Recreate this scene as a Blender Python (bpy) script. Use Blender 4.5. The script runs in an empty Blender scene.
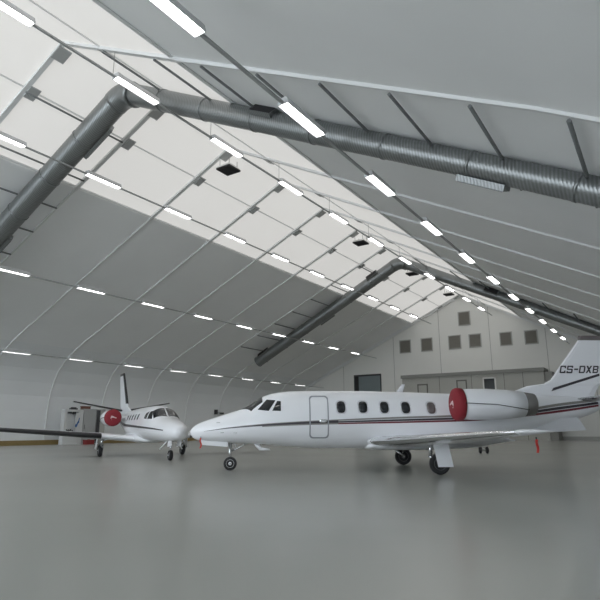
import bpy, math, random
import numpy as np
from mathutils import Vector, Matrix
random.seed(7)
scn = bpy.context.scene
COL = scn.collection
PI = math.pi

# ------------------------------------------------------------------ helpers
class MB:
    """collects geometry for ONE mesh object"""
    def __init__(s):
        s.v, s.f, s.m, s.sm = [], [], [], []
    def add(s, verts, faces, mat=0, smooth=False):
        b = len(s.v)
        s.v += [tuple(map(float, p)) for p in verts]
        for f in faces:
            s.f.append(tuple(b + i for i in f)); s.m.append(mat); s.sm.append(smooth)
    def box(s, x0, x1, y0, y1, z0, z1, mat=0):
        v = [(x0,y0,z0),(x1,y0,z0),(x1,y1,z0),(x0,y1,z0),(x0,y0,z1),(x1,y0,z1),(x1,y1,z1),(x0,y1,z1)]
        s.add(v, [(0,3,2,1),(4,5,6,7),(0,1,5,4),(1,2,6,5),(2,3,7,6),(3,0,4,7)], mat)
    def prism(s, base, top, mat=0, smooth=False):
        n = len(base)
        s.add(list(base) + list(top), [tuple(reversed(range(n))), tuple(range(n, 2*n))] +
              [(i, (i+1) % n, n + (i+1) % n, n + i) for i in range(n)], mat, smooth)
    def loft(s, rings, mat=0, smooth=True, cap=True, closed=True):
        n = len(rings[0]); v = [p for r in rings for p in r]; f = []
        for i in range(len(rings) - 1):
            for j in range(n if closed else n - 1):
                k = (j + 1) % n
                f.append((i*n + j, i*n + k, (i+1)*n + k, (i+1)*n + j))
        s.add(v, f, mat, smooth)
        if cap and closed:
            b = len(s.v) - len(v)
            s.f.append(tuple(b + i for i in reversed(range(n)))); s.m.append(mat); s.sm.append(False)
            s.f.append(tuple(b + (len(rings)-1)*n + i for i in range(n))); s.m.append(mat); s.sm.append(False)
    def tube(s, pts, r, n=12, mat=0, smooth=True, cap=True):
        pts = [Vector(p) for p in pts]; rings = []
        rr = r if hasattr(r, '__len__') else [r] * len(pts)
        up = None
        for i, p in enumerate(pts):
            t = (pts[min(i+1, len(pts)-1)] - pts[max(i-1, 0)]).normalized()
            if up is None:
                up = Vector((0,0,1)) if abs(t.z) < .9 else Vector((1,0,0))
            a = t.cross(up).normalized(); b = a.cross(t).normalized(); up = b
            rings.append([tuple(p + rr[i]*(math.cos(2*PI*k/n)*a + math.sin(2*PI*k/n)*b)) for k in range(n)])
        s.loft(rings, mat, smooth, cap)
    def lathe(s, prof, c, axis='y', n=28, mat=0, smooth=True):
        """prof: (offset along axis, radius)"""
        rings = []
        for o, r in prof:
            ring = []
            for k in range(n):
                a = 2*PI*k/n; u, w = r*math.cos(a), r*math.sin(a)
                if axis == 'y': ring.append((c[0]+u, c[1]+o, c[2]+w))
                elif axis == 'x': ring.append((c[0]+o, c[1]+u, c[2]+w))
                else: ring.append((c[0]+u, c[1]+w, c[2]+o))
            rings.append(ring)
        s.loft(rings, mat, smooth, True)
    def build(s, name, mats, parent=None, loc=None):
        me = bpy.data.meshes.new(name)
        me.from_pydata(s.v, [], s.f); me.update()
        for m in (mats if isinstance(mats, (list, tuple)) else [mats]): me.materials.append(m)
        me.polygons.foreach_set('material_index', s.m)
        me.polygons.foreach_set('use_smooth', s.sm)
        import bmesh
        bm = bmesh.new(); bm.from_mesh(me); bmesh.ops.recalc_face_normals(bm, faces=bm.faces); bm.to_mesh(me); bm.free()
        o = bpy.data.objects.new(name, me); COL.objects.link(o)
        if parent: o.parent = parent
        if loc: o.location = loc
        return o

def lerp(a, c, u): return a+(c-a)*u
def tag(o, label, cat, group=None):
    o['label'] = label; o['category'] = cat
    if group: o['group'] = group
    return o
def thing(name, label, cat, loc=(0,0,0), rz=0., group=None):
    o = bpy.data.objects.new(name, None); COL.objects.link(o)
    o.location = loc; o.rotation_euler = (0, 0, rz); o.empty_display_size = .3
    return tag(o, label, cat, group)
def struct(o):
    o['kind'] = 'structure'; return o

# ------------------------------------------------------------------ materials
def mat(name, col, rough=.5, metal=0., spec=.5, var=0., scale=4., emit=None, estr=0., bump=0., coat=0.):
    m = bpy.data.materials.new(name); m.use_nodes = True
    nt = m.node_tree; b = nt.nodes['Principled BSDF']
    b.inputs['Base Color'].default_value = (*col, 1); b.inputs['Roughness'].default_value = rough
    b.inputs['Metallic'].default_value = metal; b.inputs['Specular IOR Level'].default_value = spec
    b.inputs['Coat Weight'].default_value = coat
    if var or bump:
        tc = nt.nodes.new('ShaderNodeTexCoord'); nz = nt.nodes.new('ShaderNodeTexNoise')
        nz.inputs['Scale'].default_value = scale; nz.inputs['Detail'].default_value = 5
        nt.links.new(tc.outputs['Object'], nz.inputs['Vector'])
    if var:
        mx = nt.nodes.new('ShaderNodeMix'); mx.data_type = 'RGBA'
        mx.inputs[6].default_value = (*[max(0, c*(1-var)) for c in col], 1)
        mx.inputs[7].default_value = (*[min(1, c*(1+var)) for c in col], 1)
        nt.links.new(nz.outputs['Fac'], mx.inputs[0]); nt.links.new(mx.outputs[2], b.inputs['Base Color'])
    if bump:
        bp = nt.nodes.new('ShaderNodeBump'); bp.inputs['Strength'].default_value = bump
        nt.links.new(nz.outputs['Fac'], bp.inputs['Height']); nt.links.new(bp.outputs['Normal'], b.inputs['Normal'])
    if emit:
        b.inputs['Emission Color'].default_value = (*emit, 1); b.inputs['Emission Strength'].default_value = estr
    return m
def duct_mat():
    m = mat('galvanised spiral duct', (.24,.255,.255), .36, metal=.75); nt = m.node_tree; b = nt.nodes['Principled BSDF']
    tc = nt.nodes.new('ShaderNodeTexCoord'); wv = nt.nodes.new('ShaderNodeTexWave'); wv.bands_direction = 'X'
    wv.inputs['Scale'].default_value = 3.1; wv.inputs['Distortion'].default_value = .15
    mx = nt.nodes.new('ShaderNodeMix'); mx.data_type = 'RGBA'; mx.inputs[6].default_value = (.20,.21,.21,1); mx.inputs[7].default_value = (.28,.295,.295,1)
    bp = nt.nodes.new('ShaderNodeBump'); bp.inputs['Strength'].default_value = .25; bp.inputs['Distance'].default_value = .03
    nt.links.new(tc.outputs['Object'], wv.inputs['Vector']); nt.links.new(wv.outputs['Fac'], bp.inputs['Height']); nt.links.new(wv.outputs['Fac'], mx.inputs[0])
    nt.links.new(bp.outputs['Normal'], b.inputs['Normal']); nt.links.new(mx.outputs[2], b.inputs['Base Color']); return m
M = dict(
    membrane=mat('roof membrane', (.85,.86,.86), .75, spec=.2, var=.04, scale=.35, bump=.03),
    sidewall=mat('side membrane', (.80,.82,.83), .7, spec=.2, var=.04, scale=.35),
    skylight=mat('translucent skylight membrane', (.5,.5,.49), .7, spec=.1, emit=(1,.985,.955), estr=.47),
    rib=mat('light aluminium profile', (.74,.75,.75), .45, spec=.3),
    plate=mat('grey steel plate', (.42,.43,.43), .5),
    gable=mat('gable cladding', (.78,.78,.75), .6, spec=.3, var=.03, scale=.5),
    floor=mat('epoxy floor', (.385,.388,.362), .23, spec=.5, var=.10, scale=.22),
    skirt=mat('ochre skirting', (.29,.21,.085), .6, var=.2, scale=1.),
    duct=duct_mat(),
    ductgrille=mat('dark grille', (.02,.02,.022), .6),
    steel=mat('painted steel rod', (.17,.18,.18), .5),
    tray=mat('cable tray', (.36,.37,.37), .5),
    wire=mat('hanger wire', (.25,.25,.25), .5),
    housing=mat('lamp housing', (.62,.63,.64), .5),
    lamp=mat('lamp diffuser', (.9,.9,.9), .5, emit=(1,.985,.96), estr=10.),
    ventwhite=mat('vent white', (.8,.8,.78), .5),
    black=mat('black', (.012,.012,.014), .55),
    louver=mat('louver slats', (.20,.19,.165), .55),
    frame=mat('window frame grey', (.42,.42,.40), .5),
    door=mat('door panel', (.20,.24,.25), .35, var=.05, scale=1.),
    darkgap=mat('dark recess', (.05,.05,.055), .6),
    annex=mat('annex panel', (.44,.44,.41), .6, var=.03, scale=.7),
    annexroof=mat('annex fascia', (.25,.25,.235), .6),
    annexframe=mat('annex dark frame', (.16,.155,.14), .5),
    kioskwhite=mat('kiosk white', (.62,.63,.63), .5),
    white=mat('white frame', (.78,.78,.76), .4),
    glass=mat('tinted glass', (.015,.017,.02), .06, spec=.6),
    glasslight=mat('shaded cabin window', (.16,.14,.14), .15),
    paint=mat('aircraft white paint', (.86,.87,.90), .28, spec=.5, coat=.4),
    paintgrey=mat('aircraft pale grey paint', (.62,.63,.66), .35),
    stripedark=mat('stripe charcoal', (.045,.04,.05), .35),
    stripegrey=mat('stripe warm grey', (.26,.25,.24), .35),
    stripered=mat('stripe maroon', (.17,.018,.03), .35),
    alu=mat('polished aluminium', (.80,.81,.82), .18, metal=1.),
    nozzle=mat('exhaust metal', (.30,.29,.28), .4, metal=.8),
    boot=mat('black rubber boot', (.02,.02,.022), .45),
    tyre=mat('tyre rubber', (.018,.018,.02), .7, var=.2, scale=9),
    hub=mat('wheel hub', (.75,.76,.77), .4),
    hubdark=mat('dark wheel hub', (.16,.16,.165), .5),
    strut=mat('chrome strut', (.55,.56,.57), .25, metal=.9),
    redcover=mat('red cover fabric', (.23,.012,.022), .7, var=.15, scale=6, bump=.15),
    emblem=mat('faded white print', (.62,.45,.46), .7),
    streamer=mat('red streamer', (.55,.035,.03), .7),
    seam=mat('door seal grey', (.33,.34,.37), .5),
    capgrey=mat('fin cap brown grey', (.17,.15,.15), .5),
    blue=mat('blue print', (.03,.13,.36), .5),
    cabgrey=mat('cabinet grey', (.40,.41,.41), .55, var=.04, scale=2),
    cabin=mat('cabinet inside', (.74,.76,.78), .6),
    redbox=mat('red box', (.25,.03,.03), .5),
    brown=mat('brown box', (.16,.07,.05), .6),
)

# ------------------------------------------------------------------ hangar frame
RX, RZ = -21.65, 19.3              # ridge
SL, SR = .456, .53                 # roof slopes either side
YG = 73.0                          # gable wall
Y0 = -23.5                         # open front end of the hall
def zroof(x): return RZ - (SL*(RX-x) if x < RX else SR*(x-RX))
LEFT = [(RX,RZ), (-28.9,zroof(-28.9)), (-41.6,zroof(-41.6)), (-43.4,9.42), (-45.0,8.62), (-46.4,7.75), (-47.4,6.75), (-48.05,5.6), (-48.45,4.4), (-48.6,3.0), (-48.65,1.5), (-48.65,0)]
RIGHT = [(RX,RZ), (-13.95,zroof(-13.95)), (-1.6,zroof(-1.6)), (.4,7.5), (2.0,6.35), (3.2,5.1), (3.9,3.9), (4.25,2.6), (4.35,1.3), (4.35,0)]
def sheet(name, prof, ya, yb, m, ny=1, thick=.05, center=(-22., 6.)):
    b = MB(); n = len(prof); outer = []
    for i, (x, z) in enumerate(prof):
        p, q = prof[max(i-1,0)], prof[min(i+1,n-1)]
        t = Vector((q[0]-p[0], q[1]-p[1])).normalized(); nn = Vector((-t.y, t.x))
        if nn.dot(Vector((x-center[0], z-center[1]))) < 0: nn = -nn
        outer.append((x+nn.x*thick, z+nn.y*thick))
    ring = list(prof) + outer[::-1]
    b.prism([(x, ya, z) for x, z in ring], [(x, yb, z) for x, z in ring])
    return struct(b.build(name, m))
def quadstrip(name, prof, ya, yb, m, thick=.06, up=True):
    b = MB()
    for (x0,z0),(x1,z1) in zip(prof[:-1], prof[1:]):
        n = Vector((-(z1-z0), x1-x0)).normalized()
        mid = Vector(((x0+x1)/2+22, (z0+z1)/2-6))
        if n.dot(mid) < 0: n = -n
        a = [(x0,ya,z0),(x1,ya,z1),(x1,yb,z1),(x0,yb,z0)]
        c = [(p[0]+n.x*thick, p[1], p[2]+n.y*thick) for p in a]
        b.prism(a, c)
    return struct(b.build(name, m))
# floor slab
b = MB(); b.box(-48.75, 4.45, Y0, YG, -.15, 0); struct(b.build('floor', M['floor']))
# opaque roof slopes, curved side walls
b = quadstrip('ceiling', [LEFT[1], LEFT[2], LEFT[3], LEFT[4]], Y0, YG, M['membrane'])
c2 = quadstrip('ceiling', [RIGHT[1], RIGHT[2], RIGHT[3]], Y0, YG, M['membrane'])
quadstrip('wall_left', LEFT[4:], Y0, YG, M['sidewall'])
quadstrip('wall_right', RIGHT[3:], Y0, YG, M['sidewall'])
b = MB(); b.box(-48.62, -48.50, Y0, YG, 0, .42); struct(b.build('baseboard_left', M['skirt']))
# ribs (aluminium portal profiles) at every bay
RIB_Y = [.5 + 6*k for k in range(-4, 13)]
nt_ = 1
for y in RIB_Y:
    b = MB()
    for prof in (LEFT, RIGHT):
        pts = [(x, z) for x, z in prof]
        inner = []
        for i, (x, z) in enumerate(pts):
            p, q = pts[max(i-1,0)], pts[min(i+1,len(pts)-1)]
            t = Vector((q[0]-p[0], q[1]-p[1])).normalized(); n = Vector((-t.y, t.x))
            if n.dot(Vector((x+22, z-6))) > 0: n = -n
            if i == 0: n = Vector((0,-1))
            inner.append((x+n.x*.14, z+n.y*.14) if i < 2 else (x+n.x*.09, z+n.y*.09))
        W = lambda i: .12 if i < 2 else .05
        pts.insert(2, tuple(Vector(pts[1]).lerp(Vector(pts[2]), .02))); inner.insert(2, tuple(Vector(inner[1]).lerp(Vector(inner[2]), .02)))
        rings = [[(p[0], y-W(i), p[1]), (p[0], y+W(i), p[1]), (q[0], y+W(i), q[1]), (q[0], y-W(i), q[1])] for i, (p, q) in enumerate(zip(pts, inner))]
        b.loft(rings, 0, False)
    o = struct(b.build('trim_%d' % nt_, M['rib'])); nt_ += 1
    # connection plates where the purlins meet the rib
    for xx, sgn in ((-24.55, 1), (-22.1, 1), (-18.6, -1)):
        z = zroof(xx); w = .34 if sgn > 0 else .2
        sl = SL if xx < RX else -SR
        for yy in ((y+.1, y+.62) if xx == -24.55 else (y-.1, y+.55),):
            a = [(xx-w, yy[0], z-sl*w-.15), (xx+w, yy[0], z+sl*w-.15), (xx+w, yy[1], z+sl*w-.15), (xx-w, yy[1], z-sl*w-.15)]
            pb = MB(); pb.prism(a, [(p[0], p[1], p[2]-.05) for p in a]); pb.build('joint_plate', M['plate'], o)
# ridge and skylight purlins
for xx, w, zo in ((RX, .06, .10), (-24.55, .018, .03), (-18.6, .018, .03), (-28.75, .07, .04), (-14.0, .07, .04)):
    b = MB(); z = zroof(xx); b.box(xx-w, xx+w, Y0, YG, z-zo-.05, z-zo+.05)
    struct(b.build('trim_%d' % nt_, M['rib'])); nt_ += 1
# translucent skylight, one sheet per bay
edges = [Y0] + RIB_Y[1:] + [YG]
nw_ = 1
for ya, yb in zip(edges[:-1], edges[1:]):
    b = MB()
    for a, c in ((LEFT[1], LEFT[0]), (RIGHT[0], RIGHT[1])):
        q = [(a[0],ya,a[1]), (c[0],ya,c[1]), (c[0],yb,c[1]), (a[0],yb,a[1])]
        b.prism(q, [(p[0], p[1], p[2]+.06) for p in q])
    struct(b.build('window_%d' % nw_, M['skylight'])); nw_ += 1

# ------------------------------------------------------------------ gable wall
prof = [(x, z) for x, z in reversed(LEFT)] + RIGHT[1:]
b = MB(); b.prism([(x, YG, z) for x, z in prof], [(x, YG+.2, z) for x, z in prof]); struct(b.build('wall_back', M['gable']))
b = MB()
for x in (-44.5,-40.2,-31.9,-25,-18.2,-11.4,-6.5,-2.):
    z = zroof(x) - .2 if -41 < x < -2 else 6
    b.box(x-.035, x+.035, YG-.02, YG, 0, z)
struct(b.build('trim_%d' % nt_, M['frame'])); nt_ += 1
b = MB()      # profile along the roof line of the gable
for p in (LEFT, RIGHT):
    b.loft([[(x, YG-.14, z), (x, YG, z), (x, YG, z-.28), (x, YG-.14, z-.28)] for x, z in p[:6]], 0, False)
struct(b.build('trim_%d' % nt_, M['rib'])); nt_ += 1
b = MB(); b.box(-39., -29.7, YG-.06, YG, 0, .42); b.box(-11.2, 4.3, YG-.06, YG, 0, .42)
struct(b.build('baseboard_back', M['frame']))
# louvred windows in the gable
for x0, x1, z0, z1 in ((-30.95,-29.2,11.85,13.75), (-27.7,-26.0,11.85,13.75), (-23.75,-22.0,11.85,13.75), (-20.95,-19.3,11.85,13.7),
                       (-16.95,-15.4,11.75,13.55), (-13.9,-12.3,11.7,13.5), (-22.2,-20.55,14.95,16.9)):
    b = MB(); t = .12
    b.box(x0, x1, YG-.1, YG, z0, z0+t); b.box(x0, x1, YG-.1, YG, z1-t, z1)
    b.box(x0, x0+t, YG-.1, YG, z0+t, z1-t); b.box(x1-t, x1, YG-.1, YG, z0+t, z1-t)
    o = struct(b.build('window_%d' % nw_, M['frame'])); nw_ += 1
    s = MB(); s.box(x0+t, x1-t, YG-.03, YG-.005, z0+t, z1-t)
    z = z0+t+.05
    while z < z1-t-.1:
        s.prism([(x0+t, YG-.03, z+.12), (x1-t, YG-.03, z+.12), (x1-t, YG-.09, z), (x0+t, YG-.09, z)],
                [(x0+t, YG-.02, z+.12), (x1-t, YG-.02, z+.12), (x1-t, YG-.08, z), (x0+t, YG-.08, z)]); z += .2
    s.build('louver_panel', M['louver'], o)
# tall dark door in the gable
b = MB(); x0, x1, zt = -38.4, -34.0, 9.15
b.box(x0, x0+.12, YG-.16, YG, 0, zt); b.box(x1-.12, x1, YG-.16, YG, 0, zt); b.box(x0, x1, YG-.16, YG, zt-.25, zt)
o = struct(b.build('door_1', M['darkgap']))
p = MB(); p.box(x0+.12, x0+.75, YG-.05, YG-.01, 0, zt-.25); p.build('door_gap', M['black'], o)
p = MB(); p.box(x0+.75, x1-.12, YG-.08, YG-.01, 0, zt-.25)
for k in range(8): p.box(x0+.75, x1-.12, YG-.1, YG-.08, .3+k*1.05, .36+k*1.05)
p.build('door_panel', M['door'], o)
# office annex at the foot of the gable
AX0, AX1, AY = -29.6, -11.6, 70.2
an = thing('office_annex', 'long flat-roofed beige office block built against the foot of the gable wall', 'building', ((AX0+AX1)/2, (AY+YG)/2, 0))
ox, oy = (AX0+AX1)/2, (AY+YG)/2
def abox(name, m, *bx, parent=an):
    b = MB()
    for q in bx: b.box(q[0]-ox, q[1]-ox, q[2]-oy, q[3]-oy, q[4], q[5])
    return b.build(name, m, parent)
abox('wall', M['annex'], (AX0, AX1, AY, YG-.17, 0, 8.0))
abox('roof_slab', M['annexroof'], (AX0-.1, AX1+.1, AY-.25, YG-.17, 8.0, 8.42))
for x in (-24.4, -20.2, -16.2, -14.): abox('panel_seam', M['annexframe'], (x-.03, x+.03, AY-.02, AY+.01, 0, 8.))
for x0, x1, z1, dk in ((-27.45,-26.0,7.15,0), (-22.15,-20.8,7.45,0), (-18.8,-17.2,7.6,1)):
    w = abox('window', M['white'] if dk else M['annexframe'], (x0, x1, AY-.06, AY, z1-.18, z1), (x0, x0+.16, AY-.06, AY, 4.2, z1), (x1-.16, x1, AY-.06, AY, 4.2, z1), (x0, x1, AY-.06, AY, 4.2, 4.36))
    abox('pane', M['glass'] if dk else M['annex'], (x0+.16, x1-.16, AY-.03, AY-.005, 4.36, z1-.18), parent=w)
abox('end_stair_box', M['annexroof'], (AX1+.1, AX1+.9, AY-.1, YG-.17, 0, 7.9))

# ------------------------------------------------------------------ lighting rows
ORD = ['first','second','third','fourth','fifth','sixth','seventh','eighth','ninth','tenth','eleventh']
ROWS = [(-8.80, 11.40, [13.55+6*n for n in range(-1,10)], 'in the row over the big white jet', 'beyond the ridge'),
        (-17.65, 15.96, [13.78+6*n for n in range(-1,10)], 'in the topmost row beside the ridge', 'beside the ridge'),
        (-26.0, 15.71, [18.4+6*n for n in range(-1,9)], 'in the row along the lower skylight edge', 'along the skylight edge'),
        (-34.6, 11.50, [18.25+6*n for n in range(0,9)], 'in the row crossing the grey roof slope', 'crossing the grey slope'),
        (-43.66, 7.55, [24.2+6*n for n in range(0,8)], 'in the lowest row beside the curved wall', 'beside the curved wall')]
proto = None
def make_light():
    t = thing('batten_light', '', 'light')
    h = MB(); L, W, H = 1.15, .19, .17
    h.prism([(-W,-L,.0),(W,-L,.0),(W,L,.0),(-W,L,.0)], [(-W*.75,-L,H),(W*.75,-L,H),(W*.75,L,H),(-W*.75,L,H)])
    for sx in (-1, 1): h.box(sx*W-.012, sx*W+.012, -L, L, -.075, .02)
    for sy in (-1, 1): h.box(-W, W, sy*L-.012, sy*L+.012, -.075, .02)
    h.build('housing', M['housing'], t)
    d = MB(); d.prism([(-W*.56,-L*.96,-.03),(W*.56,-L*.96,-.03),(W*.56,L*.96,-.03),(-W*.56,L*.96,-.03)],
                      [(-W*.62,-L*.97,0),(W*.62,-L*.97,0),(W*.62,L*.97,0),(-W*.62,L*.97,0)])
    d.build('diffuser', M['lamp'], t)
    for q in (-.72, .72):
        k = MB(); k.box(-.08,.08,q-.03,q+.03,H,H+.03); k.build('bracket', M['tray'], t)
    return t
def copy_thing(root):
    r = root.copy(); COL.objects.link(r)
    for ch in list(root.children):
        c = ch.copy(); COL.objects.link(c); c.parent = r
    return r
for x, z, ys, where, short in ROWS:
    n = len(ys)
    for i, y in enumerate(ys):
        if proto is None: proto = make_light(); t = proto
        else: t = copy_thing(proto)
        t.location = (x, y, z-.03)
        t['label'] = 'white batten light %s from the gable wall %s' % (ORD[n-1-i], where)
        t['group'] = 'batten lights ' + short
    ct = thing('cable_tray', 'thin grey cable tray carrying the batten lights %s' % short, 'cable tray', (x, 30, z-.09), 0, 'cable trays')
    ends = [ys[0]-4] + [q for y in ys for q in (y-1.172, y+1.172)] + [YG-.17]
    for ya, yb in zip(ends[::2], ends[1::2]):
        b = MB(); b.box(-.05,.05, ya-30, yb-30, 0, .07); b.build('rail', M['tray'], ct)
    for y in RIB_Y:
        if ys[0]-4 < y < YG-1.5 and min(abs(y-q) for q in ys) > 1.2:
            zz = zroof(x) if x > -42 else 9.3
            h = MB(); h.tube([(0, y-30, .07), (0, y-30, zz - z + .09)], .012, 5); h.build('hanger_wire', M['wire'], ct)

# ------------------------------------------------------------------ air ducts
def duct(y, xl, xr, label, outlets, rods):
    t = thing('air_duct', label, 'duct', (RX, y, RZ))
    def rad(x): return .62 if x < RX else max(.41, .55 - .008*(x-RX))
    def hang(x): return .60 + .045*(RX-x) if x < RX else rad(x)*1.167 + .01
    def P(x): return Vector((x-RX, 0, zroof(x)-RZ-hang(x)))
    def run(name, xa, xb):
        n = int(abs(xb-xa)/.085); out = []; rr = []
        for k in range(n+1):
            x = lerp(xa, xb, k/n); out.append(P(x)); rr.append(rad(x)*(1 + (.008 if k % 2 else -.008)))
        b = MB(); b.tube(out, rr, 40); return b.build(name, M['duct'], t)
    a0 = RX-.8; a1 = RX+.8
    left = run('duct_run', xl, a0)
    el = []
    for k in range(9):
        u = k/8; el.append(P(a0)*(1-u)**2 + (P(RX)+Vector((0,0,.06)))*2*u*(1-u) + P(a1)*u*u)
    b = MB(); b.tube(el, .65, 32); b.build('elbow', M['duct'], t)
    right = run('duct_run', a1, xr)
    for run_o, xs in ((left, np.arange(a0-2.6, xl, -2.9)), (right, np.arange(a1+2.2, xr, 2.9))):
        for x in map(float, xs):
            d = (P(x+.05)-P(x-.05)).normalized()
            b = MB(); b.tube([P(x)-d*.05, P(x)+d*.05], rad(x)*1.05, 32); b.build('flange', M['duct'], run_o)
    for x, q in ((xl, -1), (xr, 1)):
        d = (P(x+q*.05)-P(x)).normalized()
        b = MB(); b.tube([P(x), P(x)+d*.12], rad(x)*1.03, 32); b.build('end_cap', M['ductgrille'] if q > 0 else M['duct'], t)
    # outlets: box on the flank of the duct with a dark grille
    for x, side, ang, ln in outlets:
        d = (P(x+.05)-P(x-.05)).normalized(); yv = Vector((0, side, 0)); up = yv.cross(d).normalized()
        if up.z < 0: up = -up
        n = (yv*math.cos(ang) + up*math.sin(ang)).normalized(); w = d.cross(n).normalized()
        c = P(x) + n*(rad(x)-.05)
        bx = [c + d*sx*ln + w*sy*.27 for sx, sy in ((-1,-1),(1,-1),(1,1),(-1,1))]
        b = MB(); b.prism(bx, [p + n*.2 for p in bx]); o = b.build('outlet_box', M['duct'], t)
        bx = [c + n*.201 + d*sx*ln*.92 + w*sy*.23 for sx, sy in ((-1,-1),(1,-1),(1,1),(-1,1))]
        b = MB(); b.prism(bx, [p + n*.02 for p in bx]); b.build('outlet_grille', M['ductgrille'], o)
    # steel rods between the neighbouring ribs that carry the duct
    for x in rods:
        z = zroof(x) - RZ - .2
        b = MB(); b.tube([(x-RX, -3.65, z), (x-RX, 2.25, z)], .055, 6); b.build('support_rod', M['steel'], t)
    return t
rods = [-24.6,-28.0,-30.6,-33.0,-35.4,-37.8,-40.2,-18.6,-15.2,-12.6,-10.0,-7.55,-5.3,-3.15,-1.0]
duct(16.2, -41.0, -.4, 'large spiral air duct crossing the hall nearest the camera over both roof slopes',
     [(-24.6, 1, -.5, 1.2), (-12.3, -1, .6, .62), (-3.7, 1, -1.2, .8), (-33.5, 1, -.5, 1.0)], rods)
duct(52.2, -40.4, -2.6, 'far spiral air duct crossing the hall in front of the gable wall',
     [(-24.6, -1, .5, .7), (-31.2, 1, -.5, 1.0), (-39.2, -1, .6, .8), (-12.5, -1, .4, .7)], rods)

# four square ceiling vents hung just under the ridge
vp = None
for (x, y), w in zip(((-22.3,25.2), (-21.95,43.7), (-21.95,56.3), (-21.8,68.4)), ('nearest the camera', 'second from the camera', 'third from the camera', 'nearest the gable wall')):
    if vp is None:
        vp = t = thing('ceiling_vent', '', 'vent')
        b = MB(); b.prism([(-.60,-.60,0),(.60,-.60,0),(.60,.60,0),(-.60,.60,0)], [(-.5,-.5,.16),(.5,-.5,.16),(.5,.5,.16),(-.5,.5,.16)])
        b.build('housing', M['ventwhite'], t)
        b = MB(); b.box(-.57,.57,-.57,.57,-.10,-.001)
        for k in range(7): b.box(-.54,.54,-.52+k*.16,-.46+k*.16,-.125,-.10)
        b.build('grille', M['black'], t)
        for sx in (-.4,.4):
            for sy in (-.4,.4): b = MB(); b.tube([(sx,sy,.16),(sx,sy,.60)], .02, 5); b.build('hanger', M['wire'], t)
    else: t = copy_thing(vp)
    t.location = (x, y, zroof(x)-.78); t['label'] = 'square black-faced white ceiling vent under the skylight, ' + w; t['group'] = 'ceiling vents under the ridge'

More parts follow.
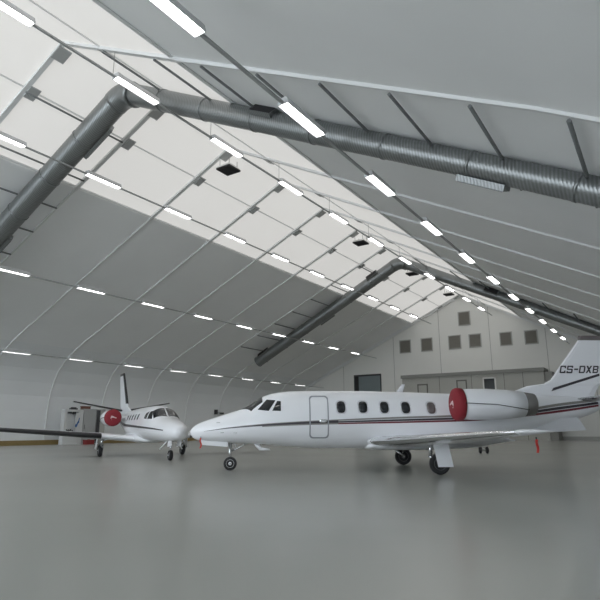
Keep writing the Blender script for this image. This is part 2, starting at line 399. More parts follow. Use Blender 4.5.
# ------------------------------------------------------------------ aircraft
def pchip(xs, ys):
    xs = np.array(xs, float); ys = np.array(ys, float); h = np.diff(xs); d = np.diff(ys)/h
    m = np.zeros(len(xs)); m[0] = d[0]; m[-1] = d[-1]
    for i in range(1, len(xs)-1):
        if d[i-1]*d[i] > 0:
            w1, w2 = 2*h[i]+h[i-1], h[i]+2*h[i-1]; m[i] = (w1+w2)/(w1/d[i-1]+w2/d[i])
    def f(x):
        x = min(max(x, xs[0]), xs[-1]); i = min(max(int(np.searchsorted(xs, x))-1, 0), len(xs)-2)
        t = (x-xs[i])/h[i]
        return float((1+2*t)*(1-t)**2*ys[i] + t*(1-t)**2*h[i]*m[i] + t*t*(3-2*t)*ys[i+1] + t*t*(t-1)*h[i]*m[i+1])
    return f
class Hull:
    """a fuselage described by stations (x, bottom z, top z, half width, height of greatest width)"""
    def __init__(s, st, n=2.25):
        st = sorted(st); xs = [q[0] for q in st]; s.x0, s.x1 = xs[0], xs[-1]; s.n = n
        s.zb, s.zt, s.hw, s.zm = (pchip(xs, [q[i] for q in st]) for i in (1,2,3,4))
    def ring(s, x, k=44):
        out = []
        for j in range(k):
            a = 2*PI*j/k; c, t = math.cos(a), math.sin(a); e = 2/s.n
            zr = (s.zt(x)-s.zm(x)) if t >= 0 else (s.zm(x)-s.zb(x))
            out.append((x, s.hw(x)*math.copysign(abs(c)**e, c), s.zm(x)+zr*math.copysign(abs(t)**e, t)))
        return out
    def y(s, x, z, e=0.):
        zr = (s.zt(x)-s.zm(x)+e) if z >= s.zm(x) else (s.zm(x)-s.zb(x)+e)
        u = min(abs(z-s.zm(x))/zr, 1); return (s.hw(x)+e)*(1-u**s.n)**(1/s.n)
    def z(s, x, y, e=0.):
        u = min(abs(y)/(s.hw(x)+e), 1); return s.zm(x)+(s.zt(x)-s.zm(x)+e)*(1-u**s.n)**(1/s.n)
    def mesh(s, b):
        k = 70; xs = [s.x0 + (s.x1-s.x0)*(.5-.5*math.cos(PI*i/k))*1. for i in range(k+1)]
        b.loft([s.ring(x) for x in xs])
    def patch(s, b, quad, side, e=.006, mat=0, nu=8, nv=8, mode='z', thick=.02):
        """quad: 4 corners (x,z) or (x,y) laid on the skin"""
        q = [Vector(p) for p in quad]; g = []; gi = []
        for i in range(nu+1):
            for j in range(nv+1):
                u, v = i/nu, j/nv
                p = q[0]*(1-u)*(1-v) + q[1]*u*(1-v) + q[2]*u*v + q[3]*(1-u)*v
                for l, ee in ((g, e), (gi, e-thick)):
                    if mode == 'z': l.append((p.x, side*s.y(p.x, p.y, ee), p.y))
                    else: l.append((p.x, side*p.y, s.z(p.x, p.y, ee)))
        n = nv+1
        F = [(i*n+j, (i+1)*n+j, (i+1)*n+j+1, i*n+j+1) for i in range(nu) for j in range(nv)]
        b.add(g, F, mat, True)
        rim = [j for j in range(n)] + [i*n+nv for i in range(1, nu+1)] + [nu*n+j for j in range(nv-1, -1, -1)] + [i*n for i in range(nu-1, 0, -1)]
        m = len(rim); b.add([g[i] for i in rim]+[gi[i] for i in rim], [(i, (i+1) % m, m+(i+1) % m, m+i) for i in range(m)], mat)
    def ribbon(s, b, xs, lo, hi, side, mat, e=.005):
        rows = []
        for x in map(float, xs):
            z0, z1 = lo(x), hi(x)
            rows.append([(x, side*s.y(x, z0+(z1-z0)*k/4, e), z0+(z1-z0)*k/4) for k in range(5)])
        b.loft(rows, mat, True, False, False)
    def disc(s, b, cx, cz, rx, rz, side, mat=0, e=.006, p=2.8, n=24, thick=.02):
        """rounded window on the skin"""
        ring = []
        for k in range(n):
            a = 2*PI*k/n; c, t = math.cos(a), math.sin(a)
            ring.append((cx+rx*math.copysign(abs(c)**(2/p), c), cz+rz*math.copysign(abs(t)**(2/p), t)))
        o = [(x, side*s.y(x, z, e), z) for x, z in ring]; i = [(x, side*s.y(x, z, e-thick), z) for x, z in ring]
        m = [(cx+(x-cx)*.5, side*s.y(cx+(x-cx)*.5, cz+(z-cz)*.5, e), cz+(z-cz)*.5) for x, z in ring]
        b.loft([i, o, m], mat, True, False)
        b.add(m, [tuple(range(n))], mat, True)
    def outline(s, b, x0, x1, z0, z1, w, rad, side, mat=0, e=.006):
        def rr(off):
            pts = []; a, c, d, f = x0+off, x1-off, z0+off, z1-off; r = rad-off
            for (cx, cz, a0) in ((c-r,f-r,0),(a+r,f-r,90),(a+r,d+r,180),(c-r,d+r,270)):
                for k in range(6): t = math.radians(a0+k*18); pts.append((cx+r*math.cos(t), cz+r*math.sin(t)))
            # subdivide long sides so that the frame follows the skin
            out = []
            for i, p in enumerate(pts):
                q = pts[(i+1) % len(pts)]; L = math.dist(p, q); n = max(1, int(L/.12))
                out += [(p[0]+(q[0]-p[0])*k/n, p[1]+(q[1]-p[1])*k/n) for k in range(n)]
            return out
        A, B_ = rr(0), None
        cx, cz = (x0+x1)/2, (z0+z1)/2
        sx, sz = 1-2*w/(x1-x0), 1-2*w/(z1-z0)
        B_ = [(cx+(x-cx)*sx, cz+(z-cz)*sz) for x, z in A]; n = len(A)
        v = [(x, side*s.y(x, z, e), z) for x, z in A] + [(x, side*s.y(x, z, e), z) for x, z in B_]
        b.add(v, [(i, (i+1) % n, n+(i+1) % n, n+i) for i in range(n)], mat, True)

AF = [(0,0),(.012,.30),(.05,.58),(.12,.82),(.25,1.),(.42,.97),(.65,.68),(.85,.32),(1,.03)]   # thickness form from leading to trailing edge
def foil(xle, chord, y, z, th, axis='y', camber=0.):
    """closed airfoil ring; th = half thickness"""
    up = [(xle-c*chord, t*th) for c, t in AF]; lo = [(xle-c*chord, -t*th) for c, t in AF[1:-1]][::-1]
    if axis == 'y': return [(x, y, z+t) for x, t in up+lo]
    return [(x, y+t, z) for x, t in up+lo]
def wing(secs, steps=6):
    out = []
    for a, c in zip(secs[:-1], secs[1:]):
        for k in range(steps): out.append([lerp(p, q, k/steps) for p, q in zip(a, c)])
    out.append(list(secs[-1])); return out
def edge_strip(b, secs, frac, th_grow=1.06, mat=0):
    """skin over the leading edge: the first FRAC of the chord, slightly proud"""
    rows = []
    for x, ch, y, z, th in secs:
        pts = [(c, t) for c, t in AF if c <= frac]
        up = [(x-c*ch+.012, t*th*th_grow) for c, t in pts]; lo = [(x-c*ch+.012, -t*th*th_grow) for c, t in pts[1:]]
        rows.append([(px, y, z+t) for px, t in lo[::-1]+up])
    b.loft(rows, mat, True, True)

def wheel(parent, c, r, w, hub='hub', name='wheel'):
    b = MB(); k = w/2
    b.lathe([(-k*.7, r*.62), (-k, r*.72), (-k, r*.86), (-k*.75, r*.96), (-k*.3, r), (k*.3, r), (k*.75, r*.96), (k, r*.86), (k, r*.72), (k*.7, r*.62)], c, 'y', 32)
    o = b.build(name, M['tyre'], parent)
    b = MB(); b.lathe([(-k*.72, r*.60), (-k*.55, r*.64), (k*.55, r*.64), (k*.72, r*.60), (k*.66, r*.5), (k*.62, r*.25), (k*.95, r*.2), (k*.95, .01)], c, 'y', 24)
    b.lathe([(-k*.95, .01), (-k*.95, r*.2), (-k*.55, r*.25), (-k*.6, r*.5), (-k*.72, r*.58)], c, 'y', 24)
    b.build('hub', M[hub], o)
    return o

def jet(P):
    root = thing('business_jet', P['label'], 'jet', P['loc'], P['rz'])
    H = Hull(P['st'], P.get('n', 2.2))
    b = MB(); H.mesh(b)
    lo, hi = pchip(*zip(*sorted((q[0], q[1]) for q in P['stripe']))), pchip(*zip(*sorted((q[0], q[2]) for q in P['stripe'])))
    sx0, sx1 = min(q[0] for q in P['stripe']), max(q[0] for q in P['stripe'])
    for side in (1, -1):
        for f0, f1, mi, xa, xb in P['bands']:
            xs = np.linspace(max(xa, sx0), min(xb, sx1), 60)
            H.ribbon(b, xs, lambda x: lerp(lo(x), hi(x), f0), lambda x: lerp(lo(x), hi(x), f1), side, mi)
    fus = b.build('fuselage', [M['paint'], M['stripedark'], M['stripegrey'], M['stripered']], root)
    # windows
    for side in (1, -1):
        for i, (x, z, rx, rz) in enumerate(P['wins']):
            b = MB(); H.outline(b, x-rx-.035, x+rx+.035, z-rz-.035, z+rz+.035, .06, min(rx,rz)*.85, side, 1, .004)
            H.disc(b, x, z, rx, rz, side, 0, .008)
            lt = i in P.get('lightwins', ())
            w = b.build('cabin_window', [M['glasslight' if lt else 'glass'], M['paintgrey']], root)
            if lt: w['label'] = 'pale shaded cabin window'
        for q in P['sidewins']:
            b = MB(); H.patch(b, q, side, .008); b.build('cockpit_window', M['glass'], root)
        b = MB(); H.patch(b, P['shield'], side, .008, mode='y'); b.build('windshield', M['glass'], root)
    # cabin door on the port side
    if 'door' in P:
        x0, x1, z0, z1 = P['door']
        b = MB(); H.outline(b, x0, x1, z0, z1, .045, .12, 1, 0, .007); d = b.build('cabin_door', M['seam'], root)
        b = MB(); H.disc(b, lerp(x0, x1, .3), lerp(z0, z1, .40), .13, .06, 1, 0, .012); b.build('handle', M['alu'], d)
    # fin
    b = MB()
    secs = []
    for x, ch, z, th in P['fin']:
        secs.append(foil(x, ch, 0, z, th, 'z'))
    flat = []
    for x, ch, z, th in P['fin']:
        r = [(x, 0), (x-.03*ch, th*.7), (x-.10*ch, th), (x-.93*ch, th), (x-ch, th*.12)]
        flat.append([(px, py, z) for px, py in r] + [(px, -py, z) for px, py in r[1:][::-1]])
    b.loft(flat, 0, False); fin = b.build('tail_fin', M['paint'], root)
    x, ch, z, th = P['fin'][-1]
    b = MB(); r = [(x+.02, 0), (x-.03*ch, th*.9), (x-.10*ch, th*1.25), (x-.8*ch, th*1.25), (x-ch-.12, th*.3)]
    r2 = [(px, py) for px, py in r] + [(px, -py) for px, py in r[1:][::-1]]
    b.prism([(px, py, z-.02) for px, py in r2], [(px-.06, py*.7, z+P['cap']) for px, py in r2]); b.build('fin_cap', M[P['capmat']], fin)
    if 'finboot' in P:
        (xa, ca, za, ta), (xc, cc, zc, tc) = P['finboot']
        b = MB(); rows = []
        for X, C_, Z, T in ((xa,ca,za,ta),(xc,cc,zc,tc)):
            rr = [(X-.12*C_, T*1.08), (X-.03*C_, T*.85), (X+.03, 0), (X-.03*C_, -T*.85), (X-.12*C_, -T*1.08)]
            rows.append([(px, py, Z) for px, py in rr])
        b.loft(rows, 0, False); b.build('deicing_boot', M['boot'], fin)
    # stabiliser
    for side in (1, -1):
        b = MB(); secs = wing(P['stab'], 3)
        b.loft([foil(x, ch, side*y, z, th) for x, ch, y, z, th in secs]); s = b.build('stabilizer', M['paint'], root)
        b = MB(); edge_strip(b, [(x, ch, side*y, z, th) for x, ch, y, z, th in secs], .12); b.build('leading_edge', M[P['lemat']], s)
    # wings
    for side in (1, -1):
        b = MB(); secs = wing(P['wing'], 6)
        b.loft([foil(x, ch, side*y, z, th) for x, ch, y, z, th in secs]); w = b.build('wing', M['paint'], root)
        b = MB()
        ls = [q for q in secs if q[2] >= P['lestart']]
        edge_strip(b, [(x, ch, side*y, z, th) for x, ch, y, z, th in ls], .12); l = b.build('leading_edge', M[P['lemat']], w)
        x, ch, y, z, th = P['wing'][-1]
        b = MB(); b.loft([foil(x-.0, ch, side*y, z, th), foil(x-.1, ch*.85, side*(y+.07), z+.01, th*.6), foil(x-.25, ch*.6, side*(y+.1), z+.015, th*.2)])
        b.build('wing_tip', M['paint'], w)
        # flap and its gap on the rear of the wing
        x0, c0, y0, z0, t0 = P['wing'][1]; x1, c1, y1, z1, t1 = [lerp(p, q, .55) for p, q in zip(P['wing'][-2], P['wing'][-1])]
        b = MB(); b.loft([[(x0-c0*.72, side*y0, z0-.06), (x0-c0*.98, side*y0, z0-.16), (x0-c0*.99, side*y0, z0-.13), (x0-c0*.72, side*y0, z0+.0)],
                          [(x1-c1*.72, side*y1, z1-.05), (x1-c1*.98, side*y1, z1-.12), (x1-c1*.99, side*y1, z1-.10), (x1-c1*.72, side*y1, z1+.0)]], 0, False)
        b.build('flap', M['paintgrey'], w)
    # belly fairing
    b = MB(); Hf = Hull(P['fair'], 2.6); Hf.mesh(b); b.build('belly_fairing', M['paint'], root)
    if 'ventral' in P:
        b = MB()
        for side in (1, -1):
            pts = P['ventral']
            b.prism([(x, side*(.34+.1*k), z) for (x, z), k in zip(pts, (0,1,1,0))], [(x, side*(.37+.1*k), z) for (x, z), k in zip(pts, (0,1,1,0))])
        b.build('ventral_fin', M['paintgrey'], root)
    # engines
    ex0, ex1, ey, ez, er = P['eng']
    for side in (1, -1):
        b = MB(); c = (0, side*ey, ez); L = ex0-ex1
        b.lathe([(ex0-.25, er*.74), (ex0-.03, er*.80), (ex0, er*.88), (ex0-.08, er*.97), (ex0-.4, er*1.03), (ex0-L*.45, er*1.04), (ex0-L*.75, er*.97), (ex1, er*.84)], c, 'x', 36)
        e = b.build('engine_nacelle', M['paint'], root)
        b = MB(); b.lathe([(ex1+.25, er*.86), (ex1+.02, er*.83), (ex1-.1, er*.80), (ex1-.38, er*.72), (ex1-.38, er*.62), (ex1+.1, er*.60)], c, 'x', 32); b.build('exhaust_nozzle', M['nozzle'], e)
        b = MB(); b.lathe([(ex0-.02, er*.78), (ex0+.015, er*.88), (ex0-.07, er*.98)], c, 'x', 36); b.build('intake_lip', M['alu'], e)
        b = MB(); xm = (ex0+ex1)/2-.2
        b.loft([foil(xm+.9, 1.9, side*.35, ez+.02, .14), foil(xm+.8, 1.7, side*(ey-er*.7), ez+.0, .12)]); b.build('pylon', M['paint'], root)
    # landing gear
    nx, nr = P['nose']
    g = MB(); g.tube([(nx+.02, 0, P['nz']), (nx, 0, nr)], [.06, .045], 10); g.tube([(nx, -.13, nr), (nx, .13, nr)], .03, 8)
    g.tube([(nx-.02, 0, nr+.42), (nx-.22, 0, nr+.62), (nx-.04, 0, nr+.7)], .022, 6); g.tube([(nx-.05, 0, nr+.42), (nx-.75, .0, P['nz'])], .025, 6)
    n_ = g.build('nose_gear', M['strut'], root)
    wheel(n_, (nx, 0, nr), nr, .16, P['nosehub'])
    x0, x1, z0, z1 = P['nosedoor']
    for side in (1, -1):
        b = MB(); b.prism([(x0, side*.2, z0+.07), (x1, side*.2, z0), (x1, side*.2, z1), (x0, side*.2, z1+.02)], [(x0, side*.225, z0+.07), (x1, side*.225, z0), (x1, side*.225, z1), (x0, side*.225, z1+.02)])
        b.build('gear_door', M['paint'], n_)
    mx, my, mr = P['main']
    for side in (1, -1):
        y = side*my
        g = MB(); g.tube([(mx+.25, y-side*.02, P['mz']), (mx+.28, y-side*.02, mr+.22)], [.07, .06], 10)
        g.tube([(mx+.30, y-side*.05, mr+.24), (mx, y-side*.12, mr)], [.06, .05], 8); g.tube([(mx-.12, y-side*.04, P['mz']), (mx+.05, y-side*.1, mr+.1)], .04, 8)
        g.tube([(mx, y-side*.15, mr), (mx, y+side*.12, mr)], .035, 8); g.tube([(mx+.25, y, mr+.5), (mx+.25, y-side*.85, P['mz'])], .035, 8)
        l = g.build('main_gear', M['strut'], root)
        wheel(l, (mx, y, mr), mr, .2, 'hubdark')
        dx0, dx1, dz0, dz1, lean = P['maindoor']
        b = MB(); yo = y+side*.17
        a = [(dx0-lean, yo+side*.05, dz0), (dx1-lean, yo+side*.05, dz0), (dx1, yo, dz1), (dx0, yo, dz1)]
        b.prism(a, [(p[0], p[1]+side*.025, p[2]) for p in a]); b.build('gear_door', M['paint'], l)
    return root, H

def lettering(name, mtx, m, parent):
    """CS-DXB in slanted block capitals: strokes in a unit cell, laid on the fin"""
    t = .22
    bar = lambda a, c, d, e: [(a,d),(c,d),(c,e),(a,e)]
    L, RT, TP, BT, MD = bar(0,t,0,1), bar(1-t,1,.1,.9), bar(.06,.94,1-t*.8,1), bar(.06,.94,0,t*.8), bar(.06,.94,.5-t*.38,.5+t*.38)
    G = {'C': [bar(0,t,.06,.94), TP, BT, bar(1-t,1,.66,.95), bar(1-t,1,.05,.34)],
         'S': [TP, BT, MD, bar(0,t,.5,.94), bar(1-t,1,.06,.5), bar(1-t,1,.72,.94), bar(0,t,.06,.28)],
         '-': [bar(0,1,.42,.62)],
         'D': [L, bar(0,.9,1-t*.8,1), bar(0,.9,0,t*.8), RT],
         'X': [[(0,0),(t*1.3,0),(1,1),(1-t*1.3,1)], [(1-t*1.3,0),(1,0),(t*1.3,1),(0,1)]],
         'B': [L, bar(0,.9,1-t*.8,1), bar(0,.9,0,t*.8), bar(0,.9,.5-t*.38,.5+t*.38), bar(1-t,1,.55,.93), bar(1-t,1,.07,.45)]}
    b = MB(); H = .275
    for ch, x0, x1 in (('C',0,.236),('S',.287,.53),('-',.59,.75),('D',.80,1.046),('X',1.08,1.32),('B',1.37,1.59)):
        for poly in G[ch]:
            q = [(x0+(x1-x0)*px+.3*H*py, H*py) for px, py in poly]
            b.prism([mtx @ Vector((px, py, -.006)) for px, py in q], [mtx @ Vector((px, py, .004)) for px, py in q])
    return b.build(name, m, parent)

# ---- the big jet, seen broadside
HA = math.atan2(-.6, -.8)
A = dict(
    label='large white business jet with maroon and charcoal stripe, parked broadside, registration on its tail', loc=(-7.58, 19.2, 0), rz=HA, n=2.2,
    st=[(8.13,1.27,1.33,.04,1.30),(8.08,1.17,1.42,.16,1.30),(7.95,1.06,1.53,.28,1.31),(7.7,.99,1.65,.40,1.33),(7.1,.95,1.85,.56,1.38),(6.33,.91,2.10,.72,1.47),(6.15,.90,2.18,.75,1.49),
        (5.62,.88,2.51,.83,1.58),(5.3,.85,2.63,.87,1.62),(4.7,.80,2.71,.92,1.68),(4.0,.74,2.735,.94,1.70),(2.6,.72,2.735,.945,1.70),(.6,.74,2.70,.945,1.70),(-1.04,.80,2.65,.93,1.70),
        (-2.5,.98,2.62,.84,1.75),(-4.2,1.32,2.60,.62,1.88),(-5.5,1.60,2.56,.42,2.05),(-6.5,1.90,2.50,.25,2.2),(-7.0,2.12,2.42,.12,2.28)],
    stripe=[(7.62,1.315,1.325),(6.7,1.40,1.46),(5.5,1.47,1.575),(4.3,1.52,1.65),(2.6,1.56,1.73),(.8,1.59,1.80),(-1.6,1.65,1.88),(-3.4,1.78,2.03),(-5.2,1.97,2.29),(-6.75,2.18,2.45)],
    bands=[(0,.26,3,-6.8,3.0),(.32,.62,1,-6.75,3.0),(.70,1,2,-6.7,3.0),(0,.32,2,3.0,5.6),(.3,.8,1,3.0,7.6),(.8,1,2,3.0,7.6)],
    wins=[(2.89,2.13,.15,.20),(2.13,2.13,.15,.20),(1.38,2.12,.15,.20),(.63,2.11,.15,.20),(-.27,2.10,.15,.20)], lightwins=(4,),
    sidewins=[[(5.76,2.05),(5.38,2.0),(5.15,2.37),(5.46,2.40)], [(5.26,2.01),(4.96,2.0),(4.97,2.33),(5.09,2.35)]],
    shield=[(6.52,.03),(5.99,.63),(5.60,.56),(5.64,.03)],
    door=(3.32,3.99,1.08,2.53),
    fin=[(-3.0,3.7,2.50,.03),(-4.2,2.75,2.93,.06),(-4.85,2.25,3.02,.08),(-5.12,2.08,3.16,.08),(-6.38,1.45,4.68,.07)], cap=.16, capmat='capgrey',
    stab=[(-5.95,1.45,.15,2.44,.07),(-6.75,.85,3.2,2.60,.04)],
    wing=[(2.0,4.15,.80,.98,.20),(1.82,3.87,1.0,.99,.19),(1.30,2.75,2.3,1.05,.165),(.12,.92,8.15,1.33,.06)], lestart=.9, lemat='alu',
    fair=[(2.05,.76,.86,.1,.80),(1.9,.71,1.05,.6,.83),(1.3,.66,1.25,.9,.95),(0,.66,1.3,1.0,.98),(-2.0,.74,1.3,.9,1.0),(-3.0,.95,1.3,.5,1.1),(-3.4,1.08,1.25,.1,1.15)],
    ventral=[(-2.6,1.15),(-6.02,1.33),(-5.75,1.78),(-2.6,1.7)],
    eng=(-.95,-3.25,1.52,2.20,.50), nose=(6.7,.23), nz=.98, nosedoor=(7.72,6.80,.80,1.02),
    main=(0,2.36,.33), mz=1.0, maindoor=(.24,-.24,.24,1.0,.12), nosehub='hub')
ja, HAu = jet(A)
fin_a = [c for c in ja.children if c.name.startswith('tail_fin')][0]
# registration and charcoal line on both faces of the fin
for side in (1, -1):
    if side == 1: m4 = Matrix(((-.93,0,0,-5.46),(0,0,1,.082),(0,1,0,3.41),(0,0,0,1)))
    else: m4 = Matrix(((.84,0,0,-7.06),(0,0,-1,-.082),(0,1,0,3.33),(0,0,0,1)))
    lettering('registration_lettering', m4, M['stripedark'], fin_a)
b = MB()
for side in (1, -1):
    p = [(-5.08,2.74),(-7.0,3.31),(-7.0,3.40),(-5.16,2.86)]
    b.prism([(x, side*.078, z) for x, z in p], [(x, side*.084, z) for x, z in p])
b.build('fin_stripe', M['stripedark'], fin_a)
# small fittings on the hull
b = MB(); b.loft([foil(.75, .26, 0, 2.68, .02, 'z'), foil(.52, .13, 0, 2.98, .012, 'z')]); b.build('blade_antenna', M['paint'], ja)
b = MB(); b.loft([foil(5.90, .20, 0, .90, .03, 'z'), foil(5.78, .16, 0, .76, .03, 'z'), foil(5.74, .42, 0, .72, .03, 'z'), foil(5.70, .40, 0, .67, .03, 'z')]); b.build('drain_mast', M['paint'], ja)
for x, z in ((7.05,1.62), (6.9,1.28), (6.45,1.27)):
    b = MB(); yy = HAu.y(x, z); b.tube([(x, yy-.02, z), (x+.03, yy+.04, z), (x+.12, yy+.05, z)], .012, 6); b.build('probe', M['strut'], ja)
b = MB(); b.loft([foil(-2.55, .9, 0, 2.60, .10, 'z'), foil(-2.75, .5, 0, 2.72, .06, 'z')]); b.build('air_scoop', M['paintgrey'], ja)

# ---- the smaller jet, nose towards us
HB = math.radians(-28.)
lb = Vector((-math.sin(HB), math.cos(HB), 0))
locB = Vector((-24.2, 20.98, 0)) + lb*.04
B = dict(
    label='smaller white jet facing us, black leading edges, parked by the curved side wall', loc=tuple(locB), rz=HB, n=2.15,
    st=[(7.12,1.22,1.34,.06,1.28),(7.05,1.07,1.48,.22,1.28),(6.8,.94,1.62,.40,1.27),(6.3,.86,1.76,.56,1.27),(5.6,.82,1.87,.66,1.30),(5.0,.80,1.95,.72,1.36),(4.75,.80,2.02,.75,1.40),(4.1,.80,2.40,.81,1.50),(3.6,.80,2.52,.84,1.58),(3.0,.80,2.56,.85,1.62),
        (1,.82,2.56,.85,1.64),(-1.2,.90,2.52,.82,1.66),(-3,1.2,2.46,.66,1.78),(-5,1.6,2.40,.42,1.98),(-6.6,1.95,2.32,.2,2.15),(-7.3,2.1,2.26,.08,2.18)],
    stripe=[(6.2,1.33,1.37),(4.5,1.40,1.48),(2,1.47,1.58),(-1,1.56,1.70),(-4,1.80,1.96),(-6.4,2.08,2.22)],
    bands=[(0,1,1,-6.4,6.2)],
    wins=[(1.95,2.02,.13,.15),(1.3,2.02,.13,.15),(.65,2.02,.13,.15),(0.,2.02,.13,.15),(-.65,2.02,.13,.15)],
    sidewins=[[(4.42,1.88),(3.95,1.88),(3.82,2.24),(4.05,2.27)], [(3.80,1.88),(3.38,1.92),(3.40,2.18),(3.68,2.24)]],
    shield=[(4.86,.035),(4.52,.62),(3.98,.56),(4.12,.035)],
    fin=[(-3.2,3.5,2.38,.03),(-4.6,2.35,2.80,.07),(-6.45,1.25,4.90,.06)], cap=.14, capmat='boot', finboot=((-4.75,2.25,2.97,.075),(-6.45,1.25,4.9,.06)),
    stab=[(-5.6,1.35,.15,2.56,.07),(-6.15,.75,3.05,3.10,.045)],
    wing=[(1.25,2.6,.70,.92,.17),(1.1,2.4,1.0,.93,.165),(1.0,1.9,2.35,1.06,.16),(.85,1.0,7.95,1.46,.10)], lestart=2.3, lemat='boot',
    fair=[(2.4,.80,.9,.1,.86),(1.9,.72,1.1,.5,.9),(.6,.68,1.25,.85,.95),(-1.2,.72,1.25,.8,1.),(-2.2,.95,1.25,.1,1.1)],
    eng=(-.9,-3.0,1.52,2.02,.43), nose=(5.52,.23), nz=.9, nosedoor=(6.4,5.8,.62,.9),
    main=(0,2.22,.31), mz=1.0, maindoor=(.22,-.2,.38,.95,.1), nosehub='hubdark')
jb, HBu = jet(B)
for side in (1, -1):
    b = MB(); b.tube([(5.70, side*.22, .88), (5.57, side*.52, .50)], [.035,.03], 6)
    b.build('landing_light_strut', M['hub'], [c for c in jb.children if c.name.startswith('nose_gear')][0])

# ---- red intake covers (lift-off) and warning streamers
def cover(J, ex, ey, ez, r, label, rz, strap_to):
    c = Matrix.Rotation(rz, 4, 'Z') @ Vector((ex, ey, ez)) + Vector(J)
    t = thing('engine_cover', label, 'engine cover', c, rz, 'red engine covers')
    b = MB(); b.lathe([(.05, .01), (.05, r*.9), (.03, r*1.0), (-.16, r*1.015), (-.16, r*1.03), (-.10, r*1.045), (.03, r*1.05), (.10, r*.98), (.15, r*.80), (.18, r*.5), (.19, .01)], (0,0,0), 'x', 36); b.build('cover', M['redcover'], t)
    b = MB()    # faded white print
    for (y0, z0, y1, z1, w) in ((.02,.02,-.28,.10,.05), (-.08,.06,-.22,-.08,.04), (-.26,.10,-.37,.05,.035), (-.10,-.12,-.32,-.09,.025), (.16,-.02,-.02,.03,.03)):
        d = Vector((0, y1-y0, z1-z0)).normalized(); n = Vector((0, -d.z, d.y))*w; y0 *= ey/abs(ey)*-1; y1 *= ey/abs(ey)*-1
        d = Vector((0, y1-y0, z1-z0)).normalized(); n = Vector((0, -d.z, d.y))*w
        def px(y, z): q = math.hypot(y, z)/r; return .197 - .16*max(0, q-.15)**1.6
        pts = []
        for k in range(5):
            u = k/4; y = y0+(y1-y0)*u; z = z0+(z1-z0)*u; s = .35+.65*math.sin(PI*(.15+.7*u))
            pts.append(((y+n.y*s, z+n.z*s), (y-n.y*s, z-n.z*s)))
        v = [(px(*p), *p) for pr in pts for p in pr]
        b.add(v, [(2*i, 2*i+1, 2*i+3, 2*i+2) for i in range(4)])
    b.build('printed_emblem', M['emblem'], t)
    b = MB(); dx = strap_to
    b.tube([(-.1, math.copysign(r*1.05, ey)*.98, .02), (-dx*.5, math.copysign(r*1.10, ey), -.03), (-dx, math.copysign(r*.84, ey), -.2)], .014, 6); b.build('strap', M['black'], t)
    return t
ej = A['eng']; cover(A['loc'], ej[0]-.02, ej[2], ej[3], .52, 'red fabric intake cover on the near engine of the big broadside jet', HA, 2.3)
ej = B['eng']; cover(B['loc'], ej[0]-.02, -ej[2], ej[3], .44, 'round red intake cover on the engine of the smaller jet facing us', HB, 2.0)
cover(B['loc'], ej[0]-.02, ej[2], ej[3], .44, 'red intake cover half hidden behind the fuselage of the smaller jet', HB, 2.0)
def streamer(J, rz, p, L, w, label):
    c = Matrix.Rotation(rz, 4, 'Z') @ Vector(p) + Vector(J)
    t = thing('warning_streamer', label, 'streamer', c, rz, 'red warning streamers')
    b = MB(); rows = []
    for k in range(9):
        u = k/8; s = .02*math.sin(u*7)
        rows.append([(-w/2+s, .0+s, -u*L), (w/2+s, .012+s, -u*L), (w/2+s, .018+s, -u*L), (-w/2+s, .006+s, -u*L)])
    b.loft(rows, 0, False); b.build('ribbon', M['streamer'], t)
    b = MB(); b.tube([(0,0,-.02), (0,-.01,.05)], .015, 6); b.build('clip', M['black'], t)
streamer(A['loc'], HA, (7.70, .40, 1.10), .34, .05, 'red warning streamer hanging under the nose of the big jet')
streamer(A['loc'], HA, (-.42, 8.0, 1.17), .28, .06, 'red warning streamer hanging from the near wing tip of the big jet')

# ---- small two-wheeled dolly behind the big jet
t = thing('tow_dolly', 'small two-wheeled black dolly on the floor behind the big jet', 'dolly', (-9.02, 32.75, 0), .5)
for s in (-.19, .19):
    b = MB(); b.lathe([(-.06,.10),(-.07,.15),(-.04,.19),(.04,.19),(.07,.15),(.06,.10)], (s, 0, .19), 'x', 20); w = b.build('wheel', M['tyre'], t)
b = MB(); b.tube([(-.3,0,.19),(.3,0,.19)], .03, 8); b.build('axle', M['steel'], t)
b = MB(); b.tube([(0,0,.19),(.0,.5,.5),(.0,1.3,.56)], .03, 8); b.box(-.3,.3,.1,.6,.44,.5); b.build('drawbar', M['tray'], t)

# ---- white equipment kiosk against the curved wall
KX = -46.6
t = thing('equipment_kiosk', 'white open-fronted equipment kiosk with blue emblem against the curved wall', 'kiosk', (KX-.3, 32., 0))
def kb(name, m, *bx, parent=t):
    b = MB()
    for q in bx: b.box(q[0]-KX+.3, q[1]-KX+.3, q[2]-32., q[3]-32., q[4], q[5])
    return b.build(name, m, parent)
kb('frame', M['kioskwhite'], (KX-.1,KX,31.05,31.3,0,3.2), (KX-.1,KX,31.3,33.0,3.0,3.2), (KX-.1,KX,31.3,32.7,0,.85), (KX-.6,KX-.1,31.05,31.15,0,3.2), (KX-.6,KX-.1,31.15,33.,3.1,3.2))
kb('back_panel', M['cabin'], (KX-.4,KX-.35,31.15,33.0,0,3.1))
kb('shelf', M['kioskwhite'], (KX-.35,KX-.1,31.3,32.7,1.1,1.15))
kb('inner_rail', M['darkgap'], (KX-.25,KX-.1,31.35,31.85,2.82,3.0))
kb('inner_rail', M['darkgap'], (KX-.25,KX-.1,32.0,32.3,2.76,3.0))
dp = kb('door_panel', M['kioskwhite'], (KX-.08,KX+.02,32.62,33.0,0,3.1))
kb('display_panel', M['kioskwhite'], (KX-.06,KX+.04,32.25,32.62,1.25,2.9))
b = MB()
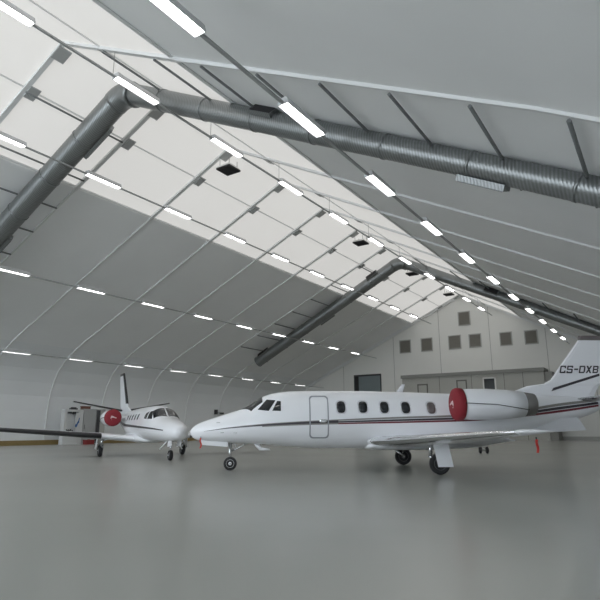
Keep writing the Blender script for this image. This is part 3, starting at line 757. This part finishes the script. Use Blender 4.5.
for (y0,z0,y1,z1,w) in ((32.25,1.6,32.55,2.2,.10),(32.5,1.95,32.58,2.45,.07),(32.25,1.6,32.2,1.85,.05)):
    d = Vector((0,y1-y0,z1-z0)).normalized(); n = Vector((0,-d.z,d.y))*w
    q = [(.345, y0-32.+n.y, z0+n.z), (.345, y0-32.-n.y, z0-n.z), (.345, y1-32.-n.y*.5, z1-n.z*.5), (.345, y1-32.+n.y*.5, z1+n.z*.5)]
    b.prism(q, [(p[0]+.01, p[1], p[2]) for p in q])
b.build('blue_emblem', M['blue'], dp)
for i, (y, h, w) in enumerate(((31.45,.26,.11),(31.70,.22,.10),(31.93,.26,.09),(32.13,.18,.08))):
    b = MB(); b.lathe([(0,w),(h*.7,w),(h*.8,w*.6),(h,w*.6),(h,.01)], (0,0,0), 'z', 16)
    tag(b.build('canister', M['darkgap'], None, (KX-.22, y, 1.153)), 'small dark canister, %s along the kiosk shelf from its open end' % ORD[i], 'canister', 'canisters on the kiosk shelf')
t2 = thing('steel_cabinet', 'tall plain grey steel cabinet standing beside the white kiosk', 'cabinet', (KX-.3, 33.75, 0))
b = MB(); b.box(-.3,.28,-.7,.7,0,3.3); b.build('body', M['cabgrey'], t2)
b = MB(); b.box(.28,.31,-.66,.66,.1,3.2); d = b.build('door', M['cabgrey'], t2)
b = MB(); b.box(.31,.35,-.58,-.52,1.4,1.8); b.build('handle', M['strut'], d)
t3 = thing('locker', 'narrow dark-edged locker at the far end of the kiosk row', 'locker', (KX-.3, 35.0, 0))
b = MB(); b.box(-.3,.3,-.5,.5,0,3.3); b.build('body', M['cabgrey'], t3)
b = MB(); b.box(.3,.34,-.48,-.12,.1,3.2); b.build('recess', M['darkgap'], t3)
b = MB(); b.box(.3,.36,-.1,.46,.1,3.1); b.build('door', M['annex'], t3)
b = MB(); b.box(-.2,.2,-.32,.32,0,.14); b.box(-.15,.15,-.2,.2,.14,.22)
tag(b.build('beacon_box', M['darkgap'], None, (KX-.3, 32.1, 3.2)), 'small black box lying on the roof of the white kiosk', 'box')
b = MB(); b.box(-.2,.2,-.42,.42,0,.2); b.box(-.23,.23,-.45,.45,.2,.26)
tag(b.build('storage_case', M['brown'], None, (KX-.3, 33.4, 3.3)), 'flat reddish-brown case lying on top of the grey cabinet', 'case')
b = MB(); b.box(-.25,.25,-.45,.45,0,.34); b.box(-.27,.27,-.47,.47,.34,.42); b.box(-.05,.05,-.12,.12,.42,.46)
tag(b.build('tool_case', M['redbox'], None, (KX+.6, 33.4, 0)), 'low red case on the floor in front of the grey cabinet', 'case')

# small dark fixture on the far curved wall
t = thing('wall_fixture', 'small dark two-headed fixture on the curved wall above the big jet nose', 'wall fixture', (-48.33, 53.68, 3.50))
b = MB(); b.box(-.12,.10,-.2,.2,-.3,.3); b.build('body', M['darkgap'], t)
b = MB(); b.tube([(0,.25,-.1),(.05,1.3,-.15)], .05, 6); b.build('arm', M['steel'], t)
b = MB(); b.box(-.08,.14,1.06-.3,1.06+.3,-.26,-.04); b.build('head', M['darkgap'], t)

# ------------------------------------------------------------------ daylight, camera
w = bpy.data.worlds.new('overcast sky'); scn.world = w; w.use_nodes = True
bg = w.node_tree.nodes['Background']; bg.inputs[0].default_value = (.86,.93,1.0,1); bg.inputs[1].default_value = 3.6
cam = bpy.data.cameras.new('camera'); co = bpy.data.objects.new('camera', cam); COL.objects.link(co)
cam.sensor_width = 36; cam.sensor_fit = 'HORIZONTAL'; cam.lens = 544.70/600*36; cam.clip_end = 300
yaw, pit, rol = math.radians(33.392), math.radians(13.274), math.radians(-.130)
fw = Vector((-math.sin(yaw)*math.cos(pit), math.cos(yaw)*math.cos(pit), math.sin(pit)))
rt = Vector((math.cos(yaw), math.sin(yaw), 0)); up = rt.cross(fw)
r2 = rt*math.cos(rol) + up*math.sin(rol)*(1); u2 = up*math.cos(rol) - rt*math.sin(rol)
mw = Matrix((r2, u2, -fw)).transposed().to_4x4(); mw.translation = (0, 0, 1.413)
co.matrix_world = mw
scn.camera = co
vs = scn.view_settings; vs.view_transform = 'Standard'; vs.look = 'None'; vs.exposure = .12; vs.gamma = 1.
try: vs.use_curve_mapping = False
except Exception: pass
scn.cycles.use_denoising = True
scn.cycles.max_bounces = 10; scn.cycles.diffuse_bounces = 6
